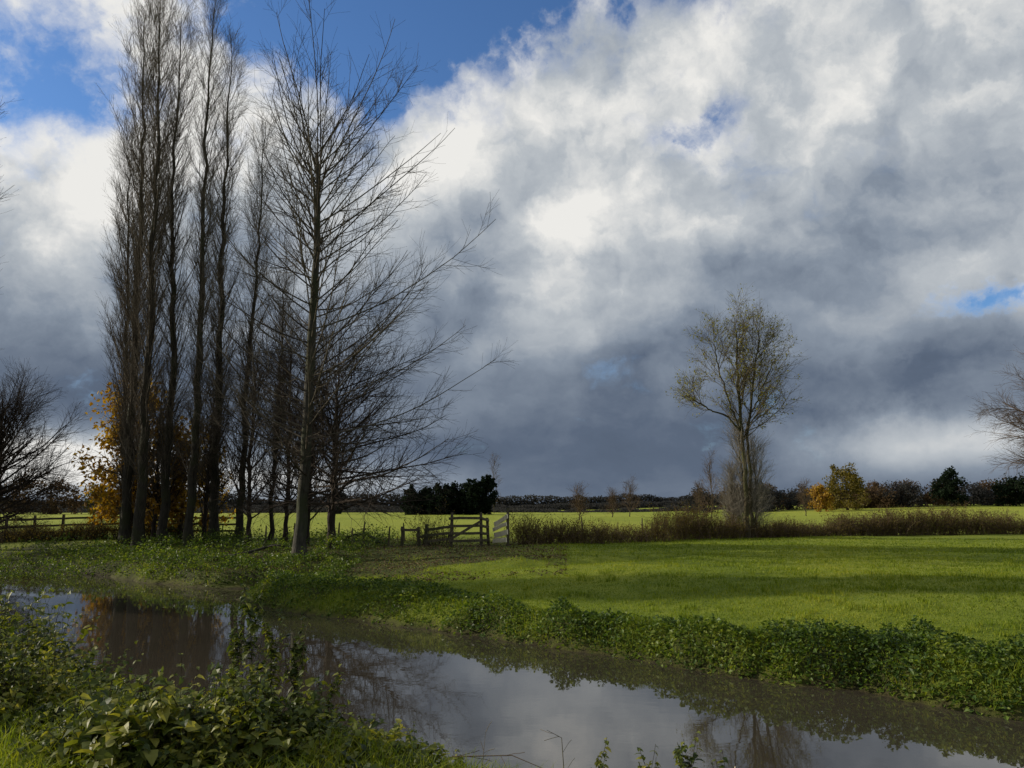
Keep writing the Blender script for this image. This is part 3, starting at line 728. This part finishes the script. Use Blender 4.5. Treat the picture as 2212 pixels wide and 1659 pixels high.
cov = blobs([(-11, 33, 8.5, 7, -1.3), (-18, 38, 10, 6, -.9), (3, 37, 7, 5, -.95), (17, 36, 9, 4, -.75), (-34, 27, 7, 4, -.85), (-32, 34, 6, 4, -.55), (15, 26.5, 3.8, 1.6, -.55), (5, 22.5, 1.8, 1.8, -.5), (31, 13.2, 5.5, 1.4, -.88), (-26, 31, 3, 5, .4)])
cov = M('ADD', M('ADD', cov, .9), M('ADD', M('MULTIPLY', M('SUBTRACT', n1, .5), 1.6), M('MULTIPLY', M('SUBTRACT', n2, .5), 1.2)))
mr = nt.nodes.new('ShaderNodeMapRange'); mr.interpolation_type = 'SMOOTHSTEP'; nt.links.new(cov, mr.inputs[0])
mr.inputs[1].default_value = .02; mr.inputs[2].default_value = .68
C = mr.outputs[0]
bri = blobs([(-33, 20, 9, 5, .40), (-36, 29, 5, 5, .3), (-28, 31, 5, 5, .28), (-22, 25, 6, 4.5, .36), (-2, 27.5, 8, 3.4, .22), (9.5, 19.8, 9, 3.5, .20), (18, 30, 8, 4, .12), (29, 20, 8, 5, .06),
             (29, 4.0, 8, 1.8, .56), (36, 12, 5, 2.5, .28), (-31, 2.8, 10, 1.9, 1.1), (-15, 1.6, 9, 1.3, .6), (7, 6.5, 15, 4.0, -.06), (24, 7.6, 10, 2.0, -.12), (-31, 8.5, 9, 3.0, -.12), (1, 13, 4, 3, .08), (-3, 22, 5, 4, .06)])
grad = nt.nodes.new('ShaderNodeMapRange'); nt.links.new(el, grad.inputs[0]); grad.inputs[1].default_value = 4; grad.inputs[2].default_value = 24; grad.inputs[3].default_value = .28; grad.inputs[4].default_value = .75
edge = M('MULTIPLY', M('SUBTRACT', 1.0, C), .30)
amp = nt.nodes.new('ShaderNodeMapRange'); nt.links.new(el, amp.inputs[0]); amp.inputs[1].default_value = 3; amp.inputs[2].default_value = 20; amp.inputs[3].default_value = .2; amp.inputs[4].default_value = 1
det = M('ADD', M('MULTIPLY', relief, 1.75), M('ADD', M('MULTIPLY', M('SUBTRACT', n1, .5), .10), M('MULTIPLY', M('SUBTRACT', n2, .5), .18)))
B_ = M('ADD', M('ADD', grad.outputs[0], bri), M('ADD', M('MULTIPLY', det, amp.outputs[0]), edge))
cc = ramp(nt, B_, [(0, (.6, .82, 1.2)), (.24, (1.05, 1.38, 1.98)), (.5, (2.45, 2.9, 3.55)), (.78, (4.8, 5.15, 5.5)), (1, (8.4, 8.3, 8.0))])
blue = mix(nt, 1.0, sky.outputs[0], (.80, 1.08, 1.42), 'MULTIPLY')
fin = mix(nt, C, blue, cc)
nt.links.new(fin, bg.inputs['Color'])

# ------------------------------------------------------------------ camera
cam = bpy.data.cameras.new('camera'); co = bpy.data.objects.new('camera', cam); COL.objects.link(co)
co.location = (0, 0, 3.0); co.rotation_euler = (rad(98.9), 0, 0); cam.lens = 27.2; cam.sensor_width = 36
cam.clip_start = .1; cam.clip_end = 9000
scene.camera = co
scene.view_settings.view_transform = 'Standard'; scene.view_settings.look = 'None'; scene.view_settings.exposure = 0
